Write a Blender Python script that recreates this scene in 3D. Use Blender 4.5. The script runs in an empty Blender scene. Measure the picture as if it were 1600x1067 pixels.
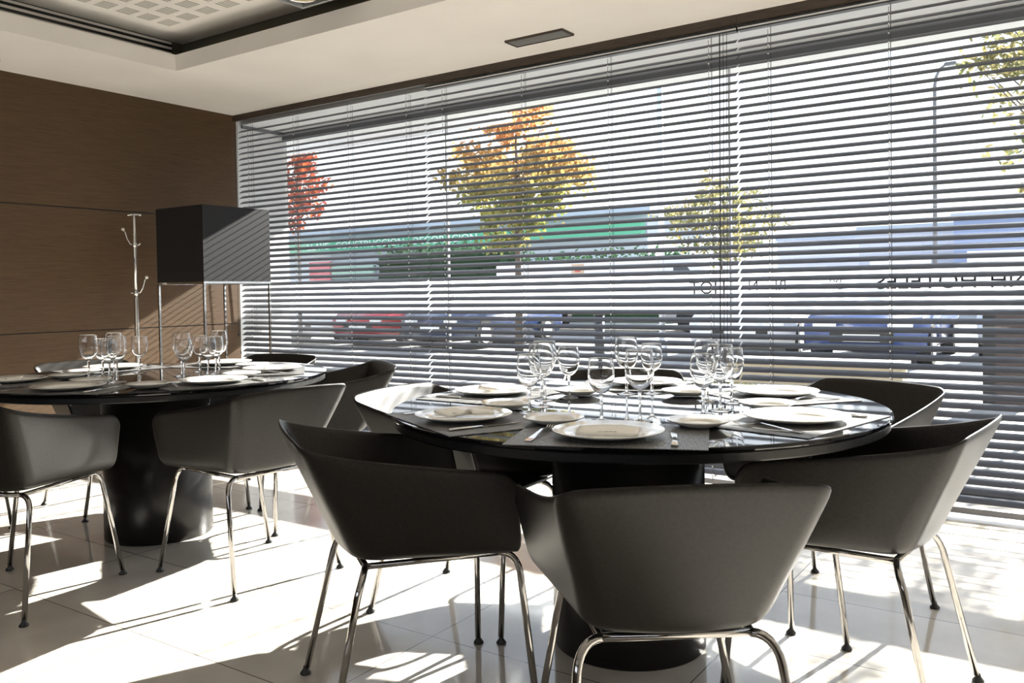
import bpy, bmesh, math, random
from mathutils import Vector, Matrix
PI = math.pi
SC = bpy.context.scene
COL = SC.collection

# ------------------------------------------------------------------ camera
cam_d = bpy.data.cameras.new('camera'); cam = bpy.data.objects.new('camera', cam_d); COL.objects.link(cam)
cam_d.sensor_fit = 'HORIZONTAL'; cam_d.sensor_width = 36.0; cam_d.lens = 29.88
cam_d.shift_y = -0.028236; cam_d.clip_start = 0.02; cam_d.clip_end = 400
R_ = Vector((0.8272, 0.5615, -0.0154)).normalized(); F_ = Vector((-0.5615, 0.8270, -0.0243)).normalized()
U_ = R_.cross(F_).normalized(); R_ = F_.cross(U_).normalized()
m = Matrix.Identity(4)
for i in range(3):
    m[i][0] = R_[i]; m[i][1] = U_[i]; m[i][2] = -F_[i]
m.translation = Vector((0, 0, 1.10))
cam.matrix_world = m
SC.camera = cam
# ------------------------------------------------------------------ world, sun, exposure
SC.view_settings.view_transform = 'Standard'
SC.view_settings.look = 'None'
SC.view_settings.gamma = 1.0
SC.view_settings.use_curve_mapping = False
SC.view_settings.exposure = 0.55
W = bpy.data.worlds.new('hazy_sky'); SC.world = W; W.use_nodes = True
nt = W.node_tree; nt.nodes.clear()
out = nt.nodes.new('ShaderNodeOutputWorld'); bg = nt.nodes.new('ShaderNodeBackground')
tc = nt.nodes.new('ShaderNodeTexCoord'); sp = nt.nodes.new('ShaderNodeSeparateXYZ'); cr = nt.nodes.new('ShaderNodeValToRGB')
nt.links.new(tc.outputs['Generated'], sp.inputs[0]); nt.links.new(sp.outputs['Z'], cr.inputs[0])
cr.color_ramp.elements[0].position = 0.0; cr.color_ramp.elements[0].color = (0.93, 0.96, 1.0, 1)
cr.color_ramp.elements[1].position = 1.0; cr.color_ramp.elements[1].color = (0.55, 0.70, 1.0, 1)
nt.links.new(cr.outputs[0], bg.inputs[0]); bg.inputs[1].default_value = 1.65
nt.links.new(bg.outputs[0], out.inputs[0])
sd = bpy.data.lights.new('sun', 'SUN'); sd.energy = 28.0; sd.angle = math.radians(0.55); sd.color = (1.0, 0.95, 0.88)
sun = bpy.data.objects.new('sun', sd); COL.objects.link(sun)
sun.rotation_euler = Vector((-0.14, -1.0, -0.535)).to_track_quat('-Z', 'Y').to_euler()

# ------------------------------------------------------------------ materials
def mat(name, col, rough=0.5, metal=0.0, **kw):
    mt = bpy.data.materials.new(name); mt.use_nodes = True
    b = mt.node_tree.nodes['Principled BSDF']
    b.inputs['Base Color'].default_value = (*col, 1); b.inputs['Roughness'].default_value = rough
    b.inputs['Metallic'].default_value = metal
    for k, v in kw.items():
        b.inputs[k.replace('_', ' ')].default_value = v
    return mt
def nodes(mt): return mt.node_tree.nodes, mt.node_tree.links, mt.node_tree.nodes['Principled BSDF']
def noisy(mt, c1, c2, scale=(1, 1, 1), nscale=8, detail=4, bump=0.0, lo=0.35, hi=0.65):
    n, l, b = nodes(mt)
    tc = n.new('ShaderNodeTexCoord'); mp = n.new('ShaderNodeMapping'); mp.inputs['Scale'].default_value = scale
    nz = n.new('ShaderNodeTexNoise'); nz.inputs['Scale'].default_value = nscale; nz.inputs['Detail'].default_value = detail
    cr = n.new('ShaderNodeValToRGB'); cr.color_ramp.elements[0].color = (*c1, 1); cr.color_ramp.elements[1].color = (*c2, 1)
    cr.color_ramp.elements[0].position = lo; cr.color_ramp.elements[1].position = hi
    l.new(tc.outputs['Object'], mp.inputs[0]); l.new(mp.outputs[0], nz.inputs['Vector']); l.new(nz.outputs[0], cr.inputs[0]); l.new(cr.outputs[0], b.inputs['Base Color'])
    if bump:
        bp = n.new('ShaderNodeBump'); bp.inputs['Strength'].default_value = bump; bp.inputs['Distance'].default_value = 0.002
        l.new(nz.outputs[0], bp.inputs['Height']); l.new(bp.outputs[0], b.inputs['Normal'])
    return mt
M = {}
M['shell'] = noisy(mat('dark_shell', (0.02, 0.018, 0.016), 0.40, Specular_IOR_Level=0.32), (0.007, 0.0058, 0.0048), (0.013, 0.0108, 0.009), nscale=120)
M['chrome'] = mat('chrome', (0.40, 0.385, 0.37), 0.08, 1.0)
M['steel'] = mat('brushed_steel', (0.75, 0.75, 0.74), 0.18, 1.0)
M['rubber'] = mat('black_glide', (0.02, 0.02, 0.02), 0.4)
M['blackglass'] = mat('black_glass', (0.004, 0.004, 0.005), 0.025, Specular_IOR_Level=0.75)
M['column'] = noisy(mat('black_column', (0.012, 0.011, 0.011), 0.27, Specular_IOR_Level=0.35), (0.006, 0.0055, 0.0055), (0.009, 0.008, 0.008), nscale=60)
M['china'] = mat('white_china', (0.86, 0.84, 0.79), 0.10, Coat_Weight=0.5)
M['paper'] = mat('napkin_paper', (0.88, 0.85, 0.78), 0.85)
M['print'] = mat('napkin_print', (0.25, 0.22, 0.2), 0.8)
M['silver'] = mat('cutlery_steel', (0.85, 0.84, 0.82), 0.10, 1.0)
M['slat'] = mat('slat_grey', (0.115, 0.122, 0.145), 0.34, 0.0)
M['rail'] = mat('blind_rail', (0.30, 0.30, 0.32), 0.35, 0.3)
M['darkrail'] = mat('headrail_black', (0.03, 0.03, 0.03), 0.4)
M['cord'] = mat('cord_dark', (0.06, 0.06, 0.065), 0.6)
def beads():
    mt = mat('beaded_cord', (0.06, 0.06, 0.065), 0.5); n, l, b = nodes(mt)
    tc = n.new('ShaderNodeTexCoord'); sp = n.new('ShaderNodeSeparateXYZ'); l.new(tc.outputs['Object'], sp.inputs[0])
    v = sp.outputs['Z']
    for op, k in (('SUBTRACT', 0.088 - 0.0135 - 0.0045), ('DIVIDE', 0.0442), ('FRACT', None), ('LESS_THAN', 0.2)):
        x = n.new('ShaderNodeMath'); x.operation = op; l.new(v, x.inputs[0])
        if k is not None: x.inputs[1].default_value = k
        v = x.outputs[0]
    mx = n.new('ShaderNodeMix'); mx.data_type = 'RGBA'; l.new(v, mx.inputs[0]); mx.inputs[6].default_value = (0.06, 0.06, 0.065, 1); mx.inputs[7].default_value = (0.8, 0.8, 0.8, 1)
    l.new(mx.outputs[2], b.inputs['Base Color']); return mt
M['beads'] = beads()
M['black'] = mat('black_plastic', (0.008, 0.008, 0.008), 0.4)
M['header'] = noisy(mat('dark_wood_trim', (0.045, 0.03, 0.02), 0.5), (0.035, 0.023, 0.016), (0.06, 0.04, 0.027), (1, 10, 10), 12)
M['white'] = mat('white_paint', (0.80, 0.78, 0.74), 0.8)
M['reveal'] = mat('reveal_grey', (0.55, 0.55, 0.55), 0.7)
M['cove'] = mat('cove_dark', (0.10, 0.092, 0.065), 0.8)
M['frame'] = mat('window_frame_grey', (0.12, 0.125, 0.135), 0.4)
M['alu'] = mat('aluminium', (0.75, 0.76, 0.78), 0.35, 0.6)
# ceiling
M['ceiling'] = noisy(mat('ceiling_plaster', (0.82, 0.78, 0.72), 0.9), (0.88, 0.84, 0.79), (0.92, 0.88, 0.83), nscale=2)
M['vent'] = mat('vent_metal', (0.38, 0.37, 0.35), 0.4, 0.6)
M['slot'] = mat('slot_grey', (0.42, 0.40, 0.36), 0.7)
# left wall veneer
def veneer():
    mt = mat('brown_veneer', (0.1, 0.07, 0.045), 0.55, Specular_IOR_Level=0.3)
    n, l, b = nodes(mt)
    tc = n.new('ShaderNodeTexCoord'); mp = n.new('ShaderNodeMapping'); mp.inputs['Scale'].default_value = (1, 1.2, 45)
    nz = n.new('ShaderNodeTexNoise'); nz.inputs['Scale'].default_value = 5; nz.inputs['Detail'].default_value = 8; nz.inputs['Roughness'].default_value = 0.75
    cr = n.new('ShaderNodeValToRGB'); cr.color_ramp.elements[0].color = (0.060, 0.034, 0.016, 1); cr.color_ramp.elements[1].color = (0.130, 0.078, 0.040, 1)
    cr.color_ramp.elements[0].position = 0.3; cr.color_ramp.elements[1].position = 0.7
    l.new(tc.outputs['Object'], mp.inputs[0]); l.new(mp.outputs[0], nz.inputs['Vector']); l.new(nz.outputs[0], cr.inputs[0]); l.new(cr.outputs[0], b.inputs['Base Color'])
    return mt
M['veneer'] = veneer()
# floor tiles .82 x .49, joints at x = -2.56 + k*.82, y = 1.585 + k*.495
def tiles():
    mt = mat('polished_tile', (0.6, 0.56, 0.5), 0.09, Specular_IOR_Level=0.6)
    n, l, b = nodes(mt)
    tc = n.new('ShaderNodeTexCoord'); sp = n.new('ShaderNodeSeparateXYZ'); l.new(tc.outputs['Object'], sp.inputs[0])
    def mth(op, a, bb=None, c=None):
        x = n.new('ShaderNodeMath'); x.operation = op
        for i, v in enumerate((a, bb, c)):
            if v is None: continue
            if hasattr(v, 'links'): l.new(v, x.inputs[i])
            else: x.inputs[i].default_value = v
        return x.outputs[0]
    def joint(s, off, p, w):
        f = mth('FRACT', mth('DIVIDE', mth('SUBTRACT', s, off), p))
        d = mth('MINIMUM', f, mth('SUBTRACT', 1.0, f))
        return mth('LESS_THAN', d, w / p / 2), mth('FLOOR', mth('DIVIDE', mth('SUBTRACT', s, off), p))
    jx, ix = joint(sp.outputs['X'], -2.56 - 8.2, 0.82, 0.0035); jy, iy = joint(sp.outputs['Y'], 1.585 - 9.9, 0.495, 0.0035)
    j = mth('MAXIMUM', jx, jy)
    cmb = n.new('ShaderNodeCombineXYZ'); l.new(ix, cmb.inputs[0]); l.new(iy, cmb.inputs[1])
    wn = n.new('ShaderNodeTexWhiteNoise'); wn.noise_dimensions = '2D'; l.new(cmb.outputs[0], wn.inputs['Vector'])
    nz = n.new('ShaderNodeTexNoise'); nz.inputs['Scale'].default_value = 5; nz.inputs['Detail'].default_value = 6
    l.new(tc.outputs['Object'], nz.inputs['Vector'])
    t = mth('ADD', mth('MULTIPLY', wn.outputs[0], 0.25), mth('MULTIPLY', nz.outputs[0], 0.75))
    cr = n.new('ShaderNodeValToRGB'); cr.color_ramp.elements[0].color = (0.50, 0.465, 0.41, 1); cr.color_ramp.elements[1].color = (0.66, 0.62, 0.56, 1)
    cr.color_ramp.elements[0].position = 0.25; cr.color_ramp.elements[1].position = 0.75
    l.new(t, cr.inputs[0])
    mx = n.new('ShaderNodeMix'); mx.data_type = 'RGBA'; l.new(j, mx.inputs[0]); l.new(cr.outputs[0], mx.inputs[6]); mx.inputs[7].default_value = (0.10, 0.085, 0.07, 1)
    l.new(mx.outputs[2], b.inputs['Base Color'])
    return mt
M['tile'] = tiles()
def placemat():
    mt = mat('woven_vinyl', (0.05, 0.05, 0.05), 0.42)
    n, l, b = nodes(mt)
    tc = n.new('ShaderNodeTexCoord'); mp = n.new('ShaderNodeMapping'); mp.inputs['Scale'].default_value = (160, 12, 1)
    nz = n.new('ShaderNodeTexNoise'); nz.inputs['Scale'].default_value = 3; nz.inputs['Detail'].default_value = 3
    cr = n.new('ShaderNodeValToRGB'); cr.color_ramp.elements[0].color = (0.02, 0.02, 0.02, 1); cr.color_ramp.elements[1].color = (0.26, 0.255, 0.25, 1)
    cr.color_ramp.elements[0].position = 0.35; cr.color_ramp.elements[1].position = 0.7
    l.new(tc.outputs['Object'], mp.inputs[0]); l.new(mp.outputs[0], nz.inputs['Vector']); l.new(nz.outputs[0], cr.inputs[0]); l.new(cr.outputs[0], b.inputs['Base Color'])
    bp = n.new('ShaderNodeBump'); bp.inputs['Strength'].default_value = 0.5; bp.inputs['Distance'].default_value = 0.001
    l.new(nz.outputs[0], bp.inputs['Height']); l.new(bp.outputs[0], b.inputs['Normal'])
    return mt
M['mat'] = placemat()
def thin_glass(name, tint, base, edge):
    mt = bpy.data.materials.new(name); mt.use_nodes = True; n = mt.node_tree.nodes; l = mt.node_tree.links; n.clear()
    o = n.new('ShaderNodeOutputMaterial'); mx = n.new('ShaderNodeMixShader'); tr = n.new('ShaderNodeBsdfTransparent'); gl = n.new('ShaderNodeBsdfGlossy')
    gl.inputs['Roughness'].default_value = 0.02; tr.inputs[0].default_value = (*tint, 1)
    lw = n.new('ShaderNodeLayerWeight'); lw.inputs['Blend'].default_value = 0.35
    mr = n.new('ShaderNodeMapRange'); mr.inputs['To Min'].default_value = base; mr.inputs['To Max'].default_value = edge
    l.new(lw.outputs['Fresnel'], mr.inputs['Value']); l.new(mr.outputs[0], mx.inputs[0]); l.new(tr.outputs[0], mx.inputs[1]); l.new(gl.outputs[0], mx.inputs[2]); l.new(mx.outputs[0], o.inputs[0])
    return mt
M['glass_bowl'] = mat('wine_glass_bowl', (1, 1, 1), 0.0, Transmission_Weight=1.0, IOR=1.42)
M['glass_solid'] = mat('wine_glass_stem', (1, 1, 1), 0.01, Transmission_Weight=1.0, IOR=1.5)
M['pane'] = thin_glass('window_glass', (0.94, 0.955, 0.955), 0.03, 0.3)
def vinyl():
    mt = bpy.data.materials.new('frosted_vinyl'); mt.use_nodes = True; n = mt.node_tree.nodes; l = mt.node_tree.links; n.clear()
    o = n.new('ShaderNodeOutputMaterial'); a = n.new('ShaderNodeAddShader'); d = n.new('ShaderNodeBsdfDiffuse'); t = n.new('ShaderNodeBsdfTranslucent')
    d.inputs[0].default_value = (0.35, 0.35, 0.36, 1); t.inputs[0].default_value = (0.6, 0.62, 0.64, 1)
    l.new(d.outputs[0], a.inputs[0]); l.new(t.outputs[0], a.inputs[1]); l.new(a.outputs[0], o.inputs[0])
    return mt
M['vinyl'] = vinyl()
M['letter'] = mat('letter_dark', (0.03, 0.03, 0.035), 0.5)
M['shade'] = mat('lampshade_black', (0.010, 0.0095, 0.011), 0.5, Sheen_Weight=0.22, Sheen_Roughness=0.35, Specular_IOR_Level=0.3)
M['ground'] = noisy(mat('street_paving', (0.25, 0.25, 0.24), 0.8), (0.20, 0.20, 0.19), (0.29, 0.285, 0.27), nscale=2)
M['tyre'] = mat('tyre', (0.015, 0.015, 0.015), 0.8)
M['carglass'] = mat('car_glass', (0.03, 0.045, 0.055), 0.05)
M['lampglass'] = mat('headlight', (0.8, 0.8, 0.78), 0.1)
M['trunk'] = mat('bark', (0.10, 0.075, 0.055), 0.9)
def leafmat(name, cols, zlo=None, zhi=None, cols2=None):
    mt = bpy.data.materials.new(name); mt.use_nodes = True; n = mt.node_tree.nodes; l = mt.node_tree.links; n.clear()
    o = n.new('ShaderNodeOutputMaterial'); a = n.new('ShaderNodeMixShader'); a.inputs[0].default_value = 0.55
    d = n.new('ShaderNodeBsdfDiffuse'); t = n.new('ShaderNodeBsdfTranslucent')
    g = n.new('ShaderNodeNewGeometry')
    def ramp(cols):
        cr = n.new('ShaderNodeValToRGB'); e = cr.color_ramp.elements
        e[0].color = (*cols[0], 1); e[1].color = (*cols[-1], 1)
        for i, c in enumerate(cols[1:-1]):
            x = e.new((i + 1) / (len(cols) - 1)); x.color = (*c, 1)
        l.new(g.outputs['Random Per Island'], cr.inputs[0]); return cr.outputs[0]
    c = ramp(cols)
    if cols2:
        c2 = ramp(cols2); sp = n.new('ShaderNodeSeparateXYZ'); tc = n.new('ShaderNodeTexCoord'); l.new(tc.outputs['Object'], sp.inputs[0])
        mr = n.new('ShaderNodeMapRange'); mr.inputs['From Min'].default_value = zlo; mr.inputs['From Max'].default_value = zhi
        l.new(sp.outputs['Z'], mr.inputs['Value']); mx = n.new('ShaderNodeMix'); mx.data_type = 'RGBA'
        l.new(mr.outputs[0], mx.inputs[0]); l.new(c, mx.inputs[6]); l.new(c2, mx.inputs[7]); c = mx.outputs[2]
    l.new(c, d.inputs[0]); l.new(c, t.inputs[0]); l.new(d.outputs[0], a.inputs[1]); l.new(t.outputs[0], a.inputs[2]); l.new(a.outputs[0], o.inputs[0])
    return mt
M['leaf_red'] = leafmat('red_leaves', [(0.25, 0.03, 0.02), (0.42, 0.10, 0.025), (0.16, 0.02, 0.02)])
M['leaf_orange'] = leafmat('orange_green_leaves', [(0.13, 0.17, 0.05), (0.24, 0.26, 0.07), (0.38, 0.29, 0.10)], 2.9, 4.3, [(0.62, 0.38, 0.18), (0.60, 0.28, 0.14), (0.42, 0.29, 0.10)])
M['leaf_yellow'] = leafmat('yellow_green_leaves', [(0.13, 0.16, 0.07), (0.30, 0.25, 0.11), (0.18, 0.19, 0.10)])
M['leaf_green'] = leafmat('dark_green_leaves', [(0.03, 0.07, 0.035), (0.05, 0.10, 0.05), (0.02, 0.05, 0.03)])

# ------------------------------------------------------------------ helpers
def setp(o, label=None, cat=None, group=None, kind=None):
    if label: o['label'] = label
    if cat: o['category'] = cat
    if group: o['group'] = group
    if kind: o['kind'] = kind
    return o
def link(name, me, mt, parent=None, smooth=False):
    me.materials.append(mt)
    if smooth:
        for p in me.polygons: p.use_smooth = True
    o = bpy.data.objects.new(name, me); COL.objects.link(o)
    if parent: o.parent = parent
    return o
def fin(name, bm, mt, parent=None, smooth=False, recalc=True):
    if recalc: bmesh.ops.recalc_face_normals(bm, faces=bm.faces)
    me = bpy.data.meshes.new(name); bm.to_mesh(me); bm.free()
    o = link(name, me, mt, parent, smooth)
    return o
def empty(name, loc=(0, 0, 0), rz=0):
    o = bpy.data.objects.new(name, None); o.empty_display_size = 0.1; COL.objects.link(o)
    o.location = loc; o.rotation_euler = (0, 0, rz); return o
def box(bm, x0, x1, y0, y1, z0, z1):
    v = [bm.verts.new(p) for p in ((x0, y0, z0), (x1, y0, z0), (x1, y1, z0), (x0, y1, z0), (x0, y0, z1), (x1, y0, z1), (x1, y1, z1), (x0, y1, z1))]
    for f in ((0, 3, 2, 1), (4, 5, 6, 7), (0, 1, 5, 4), (1, 2, 6, 5), (2, 3, 7, 6), (3, 0, 4, 7)): bm.faces.new([v[i] for i in f])
    return v
def boxo(name, x0, x1, y0, y1, z0, z1, mt, parent=None, bev=0):
    bm = bmesh.new(); box(bm, x0, x1, y0, y1, z0, z1)
    if bev: bmesh.ops.bevel(bm, geom=list(bm.edges), offset=bev, segments=2, affect='EDGES')
    return fin(name, bm, mt, parent)
def tube(bm, pts, r, n=10, cap=True):
    pts = [Vector(p) for p in pts]; rings = []
    rr = r if isinstance(r, (list, tuple)) else [r] * len(pts)
    up = None
    for i, p in enumerate(pts):
        t = (pts[min(i + 1, len(pts) - 1)] - pts[max(i - 1, 0)]).normalized()
        if up is None:
            up = Vector((0, 0, 1)) if abs(t.z) < 0.9 else Vector((1, 0, 0))
        s = t.cross(up).normalized(); u = s.cross(t).normalized(); up = u
        rings.append([bm.verts.new(p + (s * math.cos(2 * PI * k / n) + u * math.sin(2 * PI * k / n)) * rr[i]) for k in range(n)])
    for a, b in zip(rings, rings[1:]):
        for k in range(n): bm.faces.new((a[k], a[(k + 1) % n], b[(k + 1) % n], b[k]))
    if cap:
        bm.faces.new(rings[0][::-1]); bm.faces.new(rings[-1])
def arc(p0, pc, p1, n=6):
    """quadratic corner"""
    p0, pc, p1 = Vector(p0), Vector(pc), Vector(p1)
    return [p0 * (1 - t) ** 2 + pc * 2 * t * (1 - t) + p1 * t * t for t in [i / n for i in range(n + 1)]]
def lathe(bm, prof, n=40, cx=0, cy=0, z0=0):
    rings = []
    for r, z in prof:
        if r < 1e-6: rings.append([bm.verts.new((cx, cy, z0 + z))])
        else: rings.append([bm.verts.new((cx + r * math.cos(2 * PI * k / n), cy + r * math.sin(2 * PI * k / n), z0 + z)) for k in range(n)])
    for a, b in zip(rings, rings[1:]):
        for k in range(n):
            k2 = (k + 1) % n
            if len(a) == 1 and len(b) == 1: continue
            if len(a) == 1: bm.faces.new((a[0], b[k], b[k2]))
            elif len(b) == 1: bm.faces.new((a[k], b[0], a[k2]))
            else: bm.faces.new((a[k], b[k], b[k2], a[k2]))
def copy_tree(o, parent=None):
    c = o.copy(); COL.objects.link(c)
    if parent is not None: c.parent = parent
    for ch in list(o.children): copy_tree(ch, c)
    return c
def text_mesh(name, s, size, mt, parent, loc, rot, extrude=0.001, sx=1.0, align='CENTER'):
    cu = bpy.data.curves.new(name, 'FONT'); cu.body = s; cu.size = size; cu.extrude = extrude; cu.align_x = align
    tmp = bpy.data.objects.new('tmp', cu); COL.objects.link(tmp)
    dg = bpy.context.evaluated_depsgraph_get(); me = bpy.data.meshes.new_from_object(tmp.evaluated_get(dg))
    bpy.data.objects.remove(tmp); bpy.data.curves.remove(cu); me.name = name
    me.materials.clear(); me.materials.append(mt)
    o = bpy.data.objects.new(name, me); COL.objects.link(o); o.parent = parent
    o.location = loc; o.rotation_euler = rot; o.scale = (sx, 1, 1)
    return o

# ------------------------------------------------------------------ room
XL, YW, ZC = -5.733, 4.475, 2.56
XR, YB = 3.2, -3.6
boxo('floor', XL - 0.1, XR, YB, 5.06, -0.06, 0.0, M['tile'])['kind'] = 'structure'
# left wall: three veneer panels with shadow grooves
wl = empty('wall_left'); wl['kind'] = 'structure'
boxo('backing', XL - 0.12, XL - 0.012, YB, YW + 0.02, 0, 2.9, M['black'], wl)
for z0, z1 in ((0.0, 0.874), (0.881, 1.716), (1.724, 2.56)):
    boxo('veneer_panel', XL - 0.012, XL, YB, YW + 0.02, z0, z1, M['veneer'], wl)
# ceiling: lower soffit ring with an opening, fascia, ledge, cove wall and raised ceiling
HX, HY, HX1, HY0 = -4.882, 3.37, 1.6, -2.4
ce = empty('ceiling'); ce['kind'] = 'structure'
bm = bmesh.new()
T = 0.012
box(bm, XL, HX, YB, YW, ZC, ZC + T); box(bm, HX1, XR, YB, YW, ZC, ZC + T)
box(bm, HX, HX1, HY, YW, ZC, ZC + T); box(bm, HX, HX1, YB, HY0, ZC, ZC + T)
fin('soffit', bm, M['ceiling'], ce)
bm = bmesh.new(); FH = 2.664
box(bm, HX - 0.015, HX, HY0, HY + 0.015, ZC + T, FH); box(bm, HX - 0.015, HX1 + 0.015, HY, HY + 0.015, ZC + T, FH)
box(bm, HX1, HX1 + 0.015, HY0, HY, ZC + T, FH); box(bm, HX, HX1, HY0 - 0.015, HY0, ZC + T, FH)
fin('fascia', bm, M['ceiling'], ce)
bm = bmesh.new(); ZU = 2.80; o_ = 0.17
box(bm, HX - o_ - 0.02, HX - o_, HY0 - o_, HY + o_, ZC + T, ZU); box(bm, HX - o_, HX1 + o_, HY + o_, HY + o_ + 0.02, ZC + T, ZU)
box(bm, HX1 + o_, HX1 + o_ + 0.02, HY0 - o_, HY + o_, ZC + T, ZU); box(bm, HX - o_, HX1 + o_, HY0 - o_ - 0.02, HY0 - o_, ZC + T, ZU)
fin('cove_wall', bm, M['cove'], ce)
boxo('raised_ceiling', XL - 0.1, XR, YB, 4.6, ZU, ZU + 0.1, M['ceiling'], ce)
# linear slots on the left cove wall
ls = empty('linear_diffuser', (HX - o_ + 0.012, 0.6, 2.745))
setp(ls, 'black double-slot linear air diffuser along the left side of the raised ceiling', 'air vent')
for dz in (-0.022, 0.012):
    boxo('slot', -0.012, 0.004, -2.9, 2.85, dz, dz + 0.016, M['black'], ls)
boxo('housing', -0.012, 0.000, -2.9, 2.85, -0.045, 0.045, M['ceiling'], ls)
# perforated grille blocks in raised ceiling
gr = empty('ceiling_grille', (-4.0, 2.3, ZU)); setp(gr, 'perforated ceiling grille of small slatted blocks in the raised ceiling', 'air vent')
boxo('panel', -0.85, 0.95, -1.3, 1.03, -0.006, 0.0, M['ceiling'], gr)
for i in range(7):
    for j in range(7):
        cx, cy = -0.70 + 0.19 * i, 0.90 - 0.135 * j
        bm = bmesh.new()
        for k in range(5): box(bm, cx - 0.055 + 0.024 * k, cx - 0.055 + 0.024 * k + 0.011, cy - 0.045, cy + 0.045, -0.0075, -0.0055)
        fin('slot_block', bm, M['slot'], gr)
# back and right parts of the room, out of frame: walls; the back opening is added and sized for fill light
bm = bmesh.new()
box(bm, XL, XR, YB - 0.1, YB, 0, 1.5); box(bm, XL, XR, YB - 0.1, YB, 2.3, ZU); box(bm, XL, XL + 1.5, YB - 0.1, YB, 1.5, 2.3); box(bm, XR - 1.5, XR, YB - 0.1, YB, 1.5, 2.3)
fin('wall_back', bm, M['veneer'])['kind'] = 'structure'
boxo('wall_right', XR, XR + 0.1, YB, YW + 0.6, 0, ZU, M['white'])['kind'] = 'structure'
# header trim above the blinds
tr = empty('trim_1'); tr['kind'] = 'structure'
for a, b in ((XL, -3.745), (-3.743, -1.557), (-1.555, XR)):
    boxo('header_board', a, b, YW - 0.012, YW + 0.012, 2.512, ZC, M['header'], tr)
# window recess: reveal at the left, soffit, sill; glass at y = 5.0
YG = 5.0
rv = empty('trim_2'); rv['kind'] = 'structure'
boxo('reveal', XL - 0.12, XL - 0.0, YW + 0.021, YG + 0.02, -0.06, 2.62, M['reveal'], rv)
boxo('blind_pocket', XL, XR, YW + 0.013, YW + 0.065, 2.56, 2.62, M['reveal'], rv)
boxo('recess_soffit', XL, XR, YW + 0.065, YG + 0.4, 2.493, 2.62, M['reveal'], rv)
boxo('lintel', XL - 3, XR + 1, YG + 0.03, YG + 0.35, 2.47, 2.8, M['reveal'], rv)
boxo('head_frame', XL, XR, YG - 0.03, YG + 0.03, 2.430, 2.493, M['frame'], rv)
boxo('glazing_track', XL, XL + 0.02, YW + 0.07, YG - 0.03, 2.468, 2.493, M['frame'], rv)
boxo('sill_frame', XL, XR, YG - 0.03, YG + 0.03, 0.0, 0.05, M['frame'], rv)
# unseen slab and brackets, added to keep sun off part of the left wall
ca = empty('added_sun_blocker'); ca['kind'] = 'structure'
boxo('sun_blocker_slab', -9.0, -4.78, 6.1, 7.1, 2.8, 2.88, M['alu'], ca)
for x in (-8.6, -5.1): boxo('sun_blocker_bracket', x - 0.03, x + 0.03, 5.35, 6.1, 2.80, 2.88, M['alu'], ca)
# window panes
px = [(XL, -3.96), (-3.96, -1.79), (-1.79, XR)]
for i, (a, b) in enumerate(px):
    w = empty('window_%d' % (i + 1)); w['kind'] = 'structure'
    boxo('pane', a + 0.006, b - 0.006, YG - 0.004, YG + 0.004, 0.05, 2.43, M['pane'], w)
    if i: boxo('glazing_joint', a - 0.006, a + 0.006, YG - 0.01, YG + 0.01, 0.05, 2.43, M['alu'], w)
    boxo('frosted_band', a + 0.01, b - 0.01, YG + 0.005, YG + 0.0065, 0.965, 1.20, M['vinyl'], w)
    if i == 2:
        # lettering is meant to be read from the street, so it is mirrored from inside
        text_mesh('lettering', 'HOTELES', 0.115, M['letter'], w, (-0.975, YG + 0.0045, 1.085), (PI / 2, 0, PI), sx=1.06, align='RIGHT')
        text_mesh('lettering', 'NH', 0.115, M['letter'], w, (-0.425, YG + 0.0045, 1.085), (PI / 2, 0, PI), align='RIGHT')
        text_mesh('lettering', 'N', 0.085, M['letter'], w, (-1.69, YG + 0.0045, 1.085), (PI / 2, 0, PI), align='RIGHT')
        text_mesh('lettering', 'RI', 0.085, M['letter'], w, (-1.53, YG + 0.0045, 1.085), (PI / 2, 0, PI), align='RIGHT')
        text_mesh('lettering', 'HOTELES', 0.03, M['letter'], w, (-1.25, YG + 0.0045, 1.085), (PI / 2, 0, PI), align='RIGHT')
        text_mesh('lettering', 'NH', 0.045, M['letter'], w, (-1.22, YG + 0.0045, 1.125), (PI / 2, 0, PI), align='RIGHT')
    if i == 1:
        text_mesh('lettering', 'HOT', 0.11, M['letter'], w, (-2.06, YG + 0.0045, 1.07), (PI / 2, 0, PI), align='RIGHT')
        text_mesh('lettering', 'VILLA', 0.06, M['letter'], w, (-3.95, YG + 0.0045, 1.045), (PI / 2, 0, PI), align='RIGHT')
# ------------------------------------------------------------------ ceiling fixtures
def air_grille(x0, x1, y0, y1, label):
    g = empty('ceiling_vent', ((x0 + x1) / 2, (y0 + y1) / 2, ZC)); setp(g, label, 'air vent')
    hx, hy = (x1 - x0) / 2, (y1 - y0) / 2
    boxo('throat', -hx + 0.004, hx - 0.004, -hy + 0.004, hy - 0.004, -0.002, 0.0, M['black'], g)
    bm = bmesh.new(); f = 0.008
    box(bm, -hx, hx, -hy, -hy + f, -0.012, 0); box(bm, -hx, hx, hy - f, hy, -0.012, 0); box(bm, -hx, -hx + f, -hy + f, hy - f, -0.012, 0); box(bm, hx - f, hx, -hy + f, hy - f, -0.012, 0)
    fin('frame', bm, M['header'], g)
    bm = bmesh.new(); n = 5; along = hx > hy
    for k in range(n):
        if along:
            y = -hy + f + (k + 0.5) * (2 * hy - 2 * f) / n; box(bm, -hx + f, hx - f, y - 0.0105, y + 0.0105, -0.009, -0.005)
        else:
            x = -hx + f + (k + 0.5) * (2 * hx - 2 * f) / n; box(bm, x - 0.0105, x + 0.0105, -hy + f, hy - f, -0.009, -0.005)
    fin('blades', bm, M['vent'], g)
air_grille(-2.81, -2.42, 4.105, 4.235, 'slotted rectangular grey air vent in the white ceiling by the window header')
air_grille(-5.60, -5.475, 2.15, 2.57, 'air vent in the ceiling at the left edge above the brown wall')
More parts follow.
